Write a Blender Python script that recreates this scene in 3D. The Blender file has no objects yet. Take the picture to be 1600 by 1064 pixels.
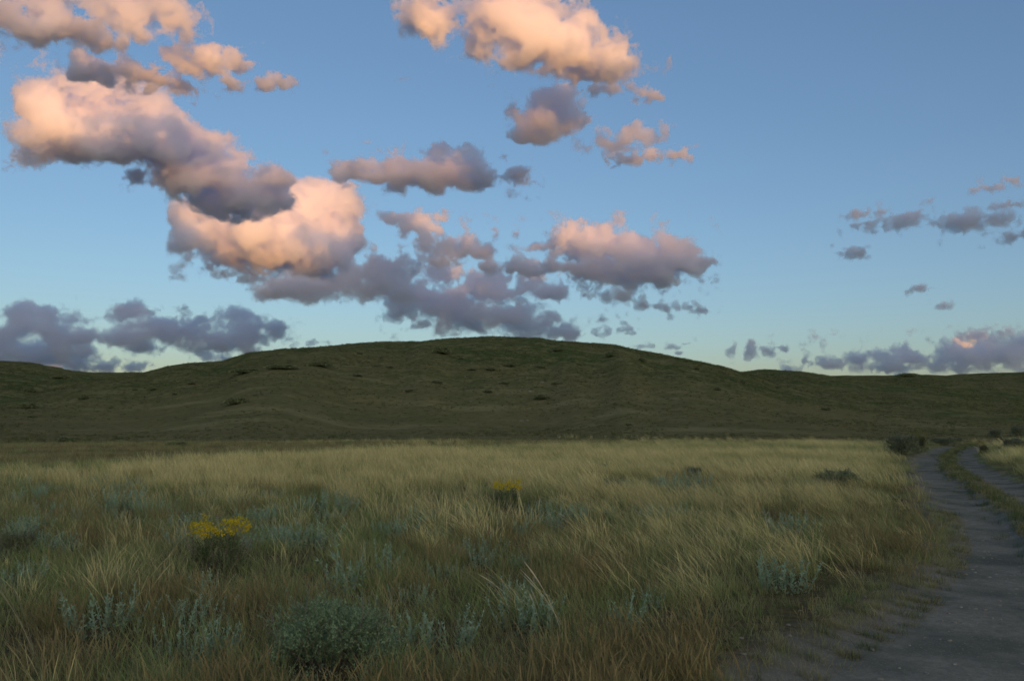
import bpy, math, random
import numpy as np

sc = bpy.context.scene
col = sc.collection
R = math.radians

# ------------------------------------------------------------------ camera, sky, sun, exposure
F = 1386.0                       # focal length in photograph pixels (1600 wide)
EYE = 1.6
HORIZON = 655.0
PITCH = math.atan((HORIZON - 532.0) / F)
cam = bpy.data.cameras.new('camera')
cam.sensor_width = 36.0
cam.sensor_fit = 'HORIZONTAL'
cam.lens = 36.0 * F / 1600.0
cam.clip_start = 0.1
cam.clip_end = 60000.0
camo = bpy.data.objects.new('camera', cam)
col.objects.link(camo)
camo.location = (0, 0, EYE)
camo.rotation_euler = (math.pi / 2 + PITCH, 0, 0)
sc.camera = camo

SUN_EL = 2.0                     # degrees; the sun has just left the plain, it still reaches the clouds
SUN_AZ = 160.0                   # degrees clockwise from the view direction (+Y): behind the camera
world = bpy.data.worlds.new('World')
sc.world = world
world.use_nodes = True
nt = world.node_tree
nt.nodes.clear()
wo = nt.nodes.new('ShaderNodeOutputWorld')
bg = nt.nodes.new('ShaderNodeBackground')
sky = nt.nodes.new('ShaderNodeTexSky')
sky.sky_type = 'NISHITA'
sky.sun_disc = False
sky.sun_elevation = R(SUN_EL)
sky.sun_rotation = R(SUN_AZ)
sky.altitude = 1200
sky.air_density = 0.8
sky.dust_density = 3.0
sky.ozone_density = 1.6
sky_tint = nt.nodes.new('ShaderNodeMix')             # a faint even blue added to the colour of the whole sky
sky_tint.data_type = 'RGBA'; sky_tint.blend_type = 'ADD'
sky_tint.inputs[0].default_value = 1.0
sky_tint.inputs[7].default_value = (0.08, 0.14, 0.34, 1)
nt.links.new(sky.outputs[0], sky_tint.inputs[6])
# extra warm glow added to the sky behind the camera to brighten the grass
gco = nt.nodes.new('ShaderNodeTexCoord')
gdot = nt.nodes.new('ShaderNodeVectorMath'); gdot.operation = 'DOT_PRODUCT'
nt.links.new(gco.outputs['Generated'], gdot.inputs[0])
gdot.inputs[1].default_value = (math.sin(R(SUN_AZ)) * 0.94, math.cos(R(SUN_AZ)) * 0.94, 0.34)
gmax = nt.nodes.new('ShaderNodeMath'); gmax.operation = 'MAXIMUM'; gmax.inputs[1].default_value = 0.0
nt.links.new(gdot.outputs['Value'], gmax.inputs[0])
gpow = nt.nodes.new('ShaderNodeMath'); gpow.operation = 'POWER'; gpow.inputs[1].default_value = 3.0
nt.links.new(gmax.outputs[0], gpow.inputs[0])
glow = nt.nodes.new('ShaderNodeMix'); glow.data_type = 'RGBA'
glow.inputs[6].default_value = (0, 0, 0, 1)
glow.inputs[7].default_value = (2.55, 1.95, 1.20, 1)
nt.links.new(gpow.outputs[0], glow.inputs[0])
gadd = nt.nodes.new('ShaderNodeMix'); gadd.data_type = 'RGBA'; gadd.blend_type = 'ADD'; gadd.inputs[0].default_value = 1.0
nt.links.new(sky_tint.outputs[2], gadd.inputs[6]); nt.links.new(glow.outputs[2], gadd.inputs[7])
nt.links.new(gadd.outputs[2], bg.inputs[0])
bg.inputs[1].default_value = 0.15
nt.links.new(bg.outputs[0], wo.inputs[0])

sun = bpy.data.lights.new('sun', 'SUN')
sun.energy = 4.4
sun.angle = R(0.5)
sun.color = (1.0, 0.41, 0.085)
suno = bpy.data.objects.new('sun', sun)
col.objects.link(suno)
SUND = np.array([math.sin(R(SUN_AZ)) * math.cos(R(SUN_EL)), math.cos(R(SUN_AZ)) * math.cos(R(SUN_EL)), math.sin(R(SUN_EL))])
from mathutils import Vector
suno.rotation_euler = Vector(SUND).to_track_quat('Z', 'Y').to_euler()

sc.view_settings.view_transform = 'Standard'
sc.view_settings.look = 'None'
sc.view_settings.exposure = 0.92
sc.view_settings.gamma = 1.0
sc.render.engine = 'CYCLES'
cy = sc.cycles
cy.use_denoising = True
cy.max_bounces = 48
cy.diffuse_bounces = 8
cy.glossy_bounces = 2
cy.transmission_bounces = 4
cy.transparent_max_bounces = 8
cy.volume_bounces = 48
cy.volume_step_rate = 2.0
cy.volume_max_steps = 512
cy.use_adaptive_sampling = True
cy.filter_width = 1.6

rng = np.random.default_rng(11)

# ------------------------------------------------------------------ small helpers
def tag(o, label=None, cat=None, group=None, kind=None):
    for k, v in (('label', label), ('category', cat), ('group', group), ('kind', kind)):
        if v:
            o[k] = v
    return o

def tan_el(px, py):
    """tangent of the elevation (over horizontal distance) seen at a photograph pixel"""
    az = math.atan((px - 800) / F)
    return math.cos(az) * math.tan(PITCH + math.atan((532.0 - py) / F))

def value_noise2(x, y, seed):
    x = np.asarray(x, float); y = np.asarray(y, float)
    xi = np.floor(x).astype(np.int64); yi = np.floor(y).astype(np.int64)
    fx = x - xi; fy = y - yi
    fx = fx * fx * fx * (fx * (fx * 6 - 15) + 10); fy = fy * fy * fy * (fy * (fy * 6 - 15) + 10)
    def h(a, b):
        n = (a * 374761393 + b * 668265263 + seed * 974634777) & 0x7fffffff
        n = ((n ^ (n >> 13)) * 1274126177) & 0x7fffffff
        n = n ^ (n >> 16)
        return (n & 0xffff) / 32767.5 - 1.0
    return (h(xi, yi) * (1 - fx) + h(xi + 1, yi) * fx) * (1 - fy) + (h(xi, yi + 1) * (1 - fx) + h(xi + 1, yi + 1) * fx) * fy

def fbm2(x, y, seed, octaves=4, gain=0.5):
    t = 0; a = 1.0
    for k in range(octaves):
        t = t + a * value_noise2(x * 2 ** k + 17.3 * k, y * 2 ** k - 9.1 * k, seed + k)
        a *= gain
    return t

def sstep(a, b, x):
    t = np.clip((x - a) / (b - a), 0, 1)
    return t * t * (3 - 2 * t)

def mesh_from(name, verts, faces, mats=(), attrs=None, smooth=True):
    me = bpy.data.meshes.new(name)
    verts = np.ascontiguousarray(verts, dtype=np.float32)
    faces = np.ascontiguousarray(faces, dtype=np.int32)
    k = faces.shape[1]
    me.vertices.add(len(verts)); me.vertices.foreach_set('co', verts.ravel())
    me.loops.add(faces.size); me.loops.foreach_set('vertex_index', faces.ravel())
    me.polygons.add(len(faces))
    me.polygons.foreach_set('loop_start', np.arange(0, faces.size, k, dtype=np.int32))
    me.polygons.foreach_set('loop_total', np.full(len(faces), k, dtype=np.int32))
    me.polygons.foreach_set('use_smooth', np.full(len(faces), smooth))
    for m in mats:
        me.materials.append(m)
    for an, av in (attrs or {}).items():
        av = np.asarray(av, dtype=np.float32)
        if av.ndim == 1:
            at = me.attributes.new(an, 'FLOAT', 'POINT'); at.data.foreach_set('value', av)
        else:
            if av.shape[1] == 3:
                av = np.hstack([av, np.ones((len(av), 1), np.float32)])
            at = me.attributes.new(an, 'FLOAT_COLOR', 'POINT'); at.data.foreach_set('color', av.ravel())
    me.update(calc_edges=True)
    return me

def obj(name, me, parent=None, loc=None):
    o = bpy.data.objects.new(name, me)
    col.objects.link(o)
    if parent is not None:
        o.parent = parent
    if loc is not None:
        o.location = loc
    return o

# node shorthand
class NT:
    def __init__(self, tree):
        self.t = tree
    def n(self, typ, **kw):
        nd = self.t.nodes.new(typ)
        for k, v in kw.items():
            setattr(nd, k, v)
        return nd
    def l(self, a, b):
        self.t.links.new(a, b)
    def math(self, op, a, b=None, clamp=False):
        nd = self.n('ShaderNodeMath', operation=op, use_clamp=clamp)
        for i, v in enumerate((a, b)):
            if v is None:
                continue
            if isinstance(v, (int, float)):
                nd.inputs[i].default_value = v
            else:
                self.l(v, nd.inputs[i])
        return nd.outputs[0]
    def mix(self, fac, a, b, blend='MIX'):
        nd = self.n('ShaderNodeMix', data_type='RGBA', blend_type=blend)
        for s, v in ((nd.inputs[0], fac), (nd.inputs[6], a), (nd.inputs[7], b)):
            if isinstance(v, (int, float)):
                s.default_value = v
            elif isinstance(v, tuple):
                s.default_value = (*v, 1)
            else:
                self.l(v, s)
        return nd.outputs[2]
    def noise(self, vec, scale, detail=4, rough=0.55, dist=0.0):
        nd = self.n('ShaderNodeTexNoise')
        nd.inputs['Scale'].default_value = scale
        nd.inputs['Detail'].default_value = detail
        nd.inputs['Roughness'].default_value = rough
        nd.inputs['Distortion'].default_value = dist
        self.l(vec, nd.inputs['Vector'])
        return nd.outputs[0]
    def ramp(self, v, a, b):
        nd = self.n('ShaderNodeMapRange', interpolation_type='SMOOTHSTEP')
        nd.inputs[1].default_value = a; nd.inputs[2].default_value = b
        self.l(v, nd.inputs[0])
        return nd.outputs[0]

def new_mat(name):
    m = bpy.data.materials.new(name)
    m.use_nodes = True
    m.node_tree.nodes.clear()
    return m, NT(m.node_tree)

# ------------------------------------------------------------------ terrain
# each hill: skyline in photograph columns -> rows, distance of its crest, distance of its foot
HILLS = [
    (((-300, 590), (0, 615), (120, 596), (210, 583), (260, 573), (300, 570), (345, 568), (390, 556), (450, 553), (500, 549), (550, 545), (600, 542),
      (650, 540), (700, 535.5), (760, 533), (800, 533), (840, 534), (870, 538), (930, 540), (965, 543), (1000, 551), (1050, 562),
      (1100, 572), (1142, 582), (1180, 594), (1270, 618), (1375, 630), (1450, 643), (1600, 656), (1900, 660)), 270.0, 105.0),
    (((-300, 566), (-60, 566), (0, 570), (50, 573), (100, 580), (150, 582.5), (210, 582.5), (300, 590), (420, 620), (600, 640), (1900, 650)), 340.0, 140.0),
    (((-300, 650), (900, 640), (1080, 600), (1142, 585), (1180, 583.5), (1250, 586), (1320, 596), (1400, 603), (1500, 612), (1600, 624), (1900, 645)), 380.0, 130.0),
    (((-300, 650), (1000, 640), (1200, 605), (1290, 590), (1320, 589), (1370, 588), (1412, 586.5), (1450, 586), (1480, 588), (1540, 587.5), (1600, 586), (1900, 580)), 520.0, 200.0),
]

# wheel tracks: (left column, right column) edges in the photograph, read back to the flat ground
def flat(px, py):
    d = EYE / -math.tan(PITCH + math.atan((532.0 - py) / F)) if py > HORIZON + 1 else 1e4
    # distance along +Y of the ground point under this pixel
    k = (px - 800) / F
    v = (532.0 - py) / F
    dy = math.cos(PITCH) - v * math.sin(PITCH)
    dz = math.sin(PITCH) + v * math.cos(PITCH)
    t = -EYE / dz
    return k * t, dy * t

RUT_A_L = [(1020, 1200), (1180, 1064), (1290, 1022), (1370, 985), (1440, 930), (1487, 880), (1500, 847), (1498, 817), (1478, 790), (1463, 767), (1438, 742), (1431, 725), (1440, 710), (1464, 700), (1500, 692)]
RUT_B_R = [(1525, 690), (1511, 701), (1512, 714), (1533, 732), (1562, 747), (1600, 763), (1680, 790), (1790, 830), (1900, 880), (2100, 1000), (2300, 1200)]

def curve_from(pts):
    w = np.array([flat(*p) for p in pts])
    w = w[np.argsort(w[:, 1])]
    return w

CA = curve_from(RUT_A_L)
CB = curve_from(RUT_B_R)
def left_edge(y):
    return np.interp(y, CA[:, 1], CA[:, 0], left=CA[0, 0])
def track_center(y):
    """centre of the whole two-rut track; the left edge from the photograph, a car's gauge wide"""
    xl = np.interp(y, [2.0] + list(CA[:, 1]) + [80, 120, 200], [0.15] + list(CA[:, 0]) + [45, 85, 170])
    return xl
TY = np.arange(2.0, 140.0, 0.25)
TX = track_center(TY)
for _ in range(6):
    TX[1:-1] = 0.25 * TX[:-2] + 0.5 * TX[1:-1] + 0.25 * TX[2:]
TT = np.gradient(TX, TY)
NX = 1 / np.sqrt(1 + TT ** 2); NY = -TT / np.sqrt(1 + TT ** 2)     # unit normal pointing right of the track

def track_dist(x, y):
    """signed distance to the right of the track's left edge, metres (approximate)"""
    x = np.asarray(x, float); y = np.asarray(y, float)
    xl = np.interp(y, TY, TX); t = np.interp(y, TY, TT)
    d = (x - xl) / np.sqrt(1 + t * t)
    # one Newton-like refinement along the normal
    yf = y + d * t / np.sqrt(1 + t * t)
    xl2 = np.interp(yf, TY, TX); t2 = np.interp(yf, TY, TT)
    d2 = ((x - xl2) + (yf - y) * 0) / np.sqrt(1 + t2 * t2) + (yf - y) * t2 / np.sqrt(1 + t2 * t2) * 0
    d = np.where(np.abs(d) < 6, (x - xl2 - (y - yf) * t2) / np.sqrt(1 + t2 * t2), d)
    w = 1.0 + 1.0 * (1 - sstep(5.5, 12.5, y))           # the ruts spread out near the camera
    d = np.where(d > 0, d / w, d)
    return np.where((y > 1.0) & (y < 139), d, 99.0)

RUTW = 0.78      # width of one rut
GAP = 0.55       # grassy strip between them

def height(x, y):
    x = np.asarray(x, float); y = np.asarray(y, float)
    r = np.hypot(x, y) + 1e-6
    front = y > 0.05 * r
    pxc = 800 + F * x / np.where(front, y, 1e9) 
    pxc = np.where(front, pxc, np.where(x > 0, 1900, -300))
    pxc = np.clip(pxc, -300, 1900)
    az = np.arctan2(x, np.maximum(y, 0.05 * r))
    z = np.zeros_like(r)
    wob = 1 + 0.10 * value_noise2(az * 9, r * 0, 5) + 0.05 * value_noise2(az * 31, r * 0, 6)
    for i, (sky_, rr, rf) in enumerate(HILLS):
        cx = np.array([p[0] for p in sky_]); cyy = np.array([p[1] for p in sky_])
        row = np.interp(pxc, cx, cyy)
        te = np.cos(az) * np.tan(PITCH + np.arctan((532.0 - row) / F))
        rr2 = rr * wob
        zr = EYE + rr2 * te
        f2 = rf * (1 + 0.12 * value_noise2(az * 7, r * 0, 20 + i))
        t = np.clip((r - f2) / (rr2 - f2), 0, 1)
        s = t * t * (3 - 2 * t) * 0.55 + 0.45 * (1 - np.cos(t * np.pi / 2)) ** 0.9 * 0 + 0.45 * np.sin(t * np.pi / 2) ** 1.4
        rise = zr * s
        after = np.clip((r - rr2) / 600.0, 0, None)
        rise = np.where(r > rr2, zr * np.exp(-after * 1.2) , rise)
        rise = np.where(zr > 0, rise, 0)
        z = np.maximum(z, rise)
    # gentle roll of the plain and roughness of the slopes
    far = sstep(60, 160, r)
    z = z + far * (0.8 * fbm2(x / 34, y / 60, 31, 3) * sstep(0, 9, z) + 0.09 * fbm2(x / 4.2, y / 4.2, 35, 3))
    z = z - 0.35 * sstep(58, 75, r) * (1 - sstep(90, 130, r))
    near = 1 - sstep(60, 120, r)
    z = z + near * 0.05 * fbm2(x / 3.0, y / 3.0, 41, 3)
    d = track_dist(x, y)
    on = sstep(-0.5, 0.15, d) * (1 - sstep(2 * RUTW + GAP - 0.15, 2 * RUTW + GAP + 0.5, d))
    strip = sstep(RUTW - 0.12, RUTW + 0.12, d) * (1 - sstep(RUTW + GAP - 0.12, RUTW + GAP + 0.12, d))
    z = z - near * (0.09 * on - 0.07 * strip)
    # low bank on the right of the track
    z = z + 0.35 * np.exp(-((d - 6.0) / 3.0) ** 2) * sstep(14, 26, y) * near
    z = np.where(front, z, z * 0.0 + near * 0)
    return z

def ground_at(px, py):
    """point on the terrain seen at a photograph pixel"""
    k = (px - 800) / F; v = (532.0 - py) / F
    dy = math.cos(PITCH) - v * math.sin(PITCH); dz = math.sin(PITCH) + v * math.cos(PITCH)
    ts = np.geomspace(3, 700, 1400)
    xs = k * ts; ys = dy * ts; zs = EYE + dz * ts
    h = height(xs, ys)
    below = np.nonzero(zs <= h)[0]
    i = below[0] if len(below) else len(ts) - 1
    return float(xs[i]), float(ys[i]), float(h[i])

# --- ground mesh
az_f = np.radians(np.arange(-36, 36.001, 0.12))
az_b = np.radians(np.arange(39, 322, 3.0))
AZ = np.concatenate([az_f, az_b])
rs = [0.4]
while rs[-1] < 620:
    rs.append(rs[-1] * 1.0125)
while rs[-1] < 14000:
    rs.append(rs[-1] * 1.09)
RS = np.array(rs)
A2, R2 = np.meshgrid(AZ, RS)
GX = R2 * np.sin(A2); GY = R2 * np.cos(A2)
GZ = height(GX, GY)
na, nr = len(AZ), len(RS)
idx = np.arange(na * nr).reshape(nr, na)
nxt = np.roll(idx, -1, axis=1)
faces = np.stack([idx[:-1], idx[1:], nxt[1:], nxt[:-1]], -1).reshape(-1, 4)[:, ::-1]
verts = np.stack([GX, GY, GZ], -1).reshape(-1, 3)
dirt = track_dist(GX, GY).ravel()

gm, g = new_mat('prairie_ground')
geo = g.n('ShaderNodeNewGeometry')
P = geo.outputs['Position']
big = g.noise(P, 0.035, 5, 0.6, 0.6)
mid = g.noise(P, 0.22, 5, 0.62, 0.3)
fine = g.noise(P, 1.6, 4, 0.65)
tiny = g.noise(P, 14.0, 3, 0.6)
sep = g.n('ShaderNodeSeparateXYZ'); g.l(P, sep.inputs[0])
dist = g.n('ShaderNodeVectorMath', operation='LENGTH'); g.l(P, dist.inputs[0])
hillf = g.ramp(dist.outputs['Value'], 55, 120)
c_hill = g.mix(g.ramp(big, 0.40, 0.62), (0.074, 0.100, 0.034), (0.130, 0.126, 0.052))
c_hill = g.mix(g.ramp(mid, 0.42, 0.70), c_hill, (0.185, 0.175, 0.078))
c_hill = g.mix(g.ramp(fine, 0.50, 0.76), c_hill, (0.034, 0.050, 0.020))
scrub = g.noise(P, 0.42, 5, 0.7, 0.8)
c_hill = g.mix(g.math('MULTIPLY', 0.75, g.ramp(scrub, 0.55, 0.70)), c_hill, (0.040, 0.056, 0.026))
c_near = g.mix(g.ramp(mid, 0.35, 0.65), (0.10, 0.09, 0.045), (0.15, 0.115, 0.06))
c_near = g.mix(g.ramp(tiny, 0.4, 0.7), c_near, (0.06, 0.058, 0.03))
spk = g.noise(P, 0.9, 3, 0.75)
c_hill = g.mix(g.math('MULTIPLY', 0.7, g.ramp(spk, 0.56, 0.68)), c_hill, (0.20, 0.19, 0.095))
c_hill = g.mix(g.math('MULTIPLY', 0.8, g.math('SUBTRACT', 1.0, g.ramp(spk, 0.34, 0.45))), c_hill, (0.026, 0.036, 0.016))
st_map = g.n('ShaderNodeMapping'); g.l(P, st_map.inputs[0]); st_map.inputs['Scale'].default_value = (0.35, 1.0, 0.0)
streak = g.noise(st_map.outputs[0], 0.11, 4, 0.6, 0.4)
benchf = g.math('MULTIPLY', g.ramp(dist.outputs['Value'], 70, 95), g.math('SUBTRACT', 1.0, g.ramp(dist.outputs['Value'], 150, 190)))
c_hill = g.mix(g.math('MULTIPLY', benchf, 0.5), c_hill, (0.175, 0.155, 0.072))
c_hill = g.mix(g.math('MULTIPLY', benchf, g.math('MULTIPLY', 0.28, g.ramp(g.math('ADD', streak, g.math('MULTIPLY', 0.18, g.math('SUBTRACT', fine, 0.5))), 0.52, 0.66))), c_hill, (0.34, 0.305, 0.15))
c = g.mix(hillf, g.mix(g.ramp(dist.outputs['Value'], 26, 40), c_near, (0.165, 0.15, 0.07)), c_hill)
at = g.n('ShaderNodeAttribute', attribute_name='track')
dd = g.math('ADD', at.outputs['Fac'], g.math('MULTIPLY', g.math('SUBTRACT', g.noise(P, 2.2, 5, 0.7), 0.5), 1.3))
worn = g.math('MULTIPLY', g.ramp(dd, -0.75, 0.0), g.math('SUBTRACT', 1.0, g.ramp(dd, 2.0, 2.5)))
soil = g.mix(g.ramp(tiny, 0.3, 0.75), (0.185, 0.178, 0.138), (0.255, 0.245, 0.19))
peb = g.n('ShaderNodeTexVoronoi'); peb.inputs['Scale'].default_value = 38.0; g.l(P, peb.inputs['Vector'])
soil = g.mix(g.ramp(g.noise(P, 1.1, 4, 0.6), 0.35, 0.7), soil, (0.105, 0.115, 0.09))
soil = g.mix(g.math('MULTIPLY', 0.6, g.math('SUBTRACT', 1.0, g.ramp(peb.outputs['Distance'], 0.12, 0.34))), soil, (0.27, 0.265, 0.22))
soil = g.mix(g.math('MULTIPLY', 0.5, g.ramp(g.noise(P, 55.0, 3, 0.7), 0.52, 0.7)), soil, (0.09, 0.095, 0.075))
c = g.mix(worn, c, soil)
bs = g.n('ShaderNodeBsdfDiffuse')
g.l(c, bs.inputs[0])
bump = g.n('ShaderNodeBump'); g.l(g.math('MULTIPLY', 0.6, g.math('SUBTRACT', 1.0, g.math('MULTIPLY', 0.9, worn))), bump.inputs['Strength']); bump.inputs['Distance'].default_value = 0.3
g.l(g.math('ADD', fine, mid), bump.inputs['Height']); g.l(bump.outputs[0], bs.inputs['Normal'])
out = g.n('ShaderNodeOutputMaterial'); g.l(bs.outputs[0], out.inputs[0])
ground = obj('ground', mesh_from('ground', verts, faces, [gm], {'track': dirt}))
tag(ground, kind='structure')

# --- unseen ridge added far behind the camera to shade the plain and low clouds
RIDGE_D, RIDGE_H = 8000.0, 760.0
sx, sy = SUND[0] / math.hypot(SUND[0], SUND[1]), SUND[1] / math.hypot(SUND[0], SUND[1])   # horizontal direction to the sun
mu = np.linspace(-14000, 14000, 281); mv = np.linspace(-2600, 2600, 53)
MU, MV = np.meshgrid(mu, mv)
crest = RIDGE_H + 14 * fbm2(mu / 900, mu * 0, 71, 4)
crest = crest * (1 - sstep(11000, 14000, np.abs(mu)))
prof = np.exp(-(MV / 900) ** 2)
MZ = prof * crest[None, :] + (1 - prof) * prof * 4 * 70 * fbm2(MU / 1200, MV / 1200, 75, 4) - 3
MX = sx * (RIDGE_D + MV) - sy * MU
MY = sy * (RIDGE_D + MV) + sx * MU
mi = np.arange(MX.size).reshape(MX.shape)
mf = np.stack([mi[:-1, :-1], mi[:-1, 1:], mi[1:, 1:], mi[1:, :-1]], -1).reshape(-1, 4)
mm, q = new_mat('shade_ridge_slope')
geo = q.n('ShaderNodeNewGeometry'); bs = q.n('ShaderNodeBsdfDiffuse')
q.l(q.mix(q.ramp(q.noise(geo.outputs['Position'], 0.004, 6, 0.6), 0.4, 0.6), (0.05, 0.06, 0.04), (0.10, 0.09, 0.07)), bs.inputs[0])
out = q.n('ShaderNodeOutputMaterial'); q.l(bs.outputs[0], out.inputs[0])
mt = obj('shade_ridge', mesh_from('shade_ridge', np.stack([MX, MY, MZ], -1).reshape(-1, 3), mf, [mm]))
tag(mt, kind='structure')

def shadow_top(x, y):
    """height of the upper edge of the mountains' shadow above the point (x, y)"""
    return RIDGE_H - (RIDGE_D - (x * sx + y * sy)) * math.tan(R(SUN_EL))

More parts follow.
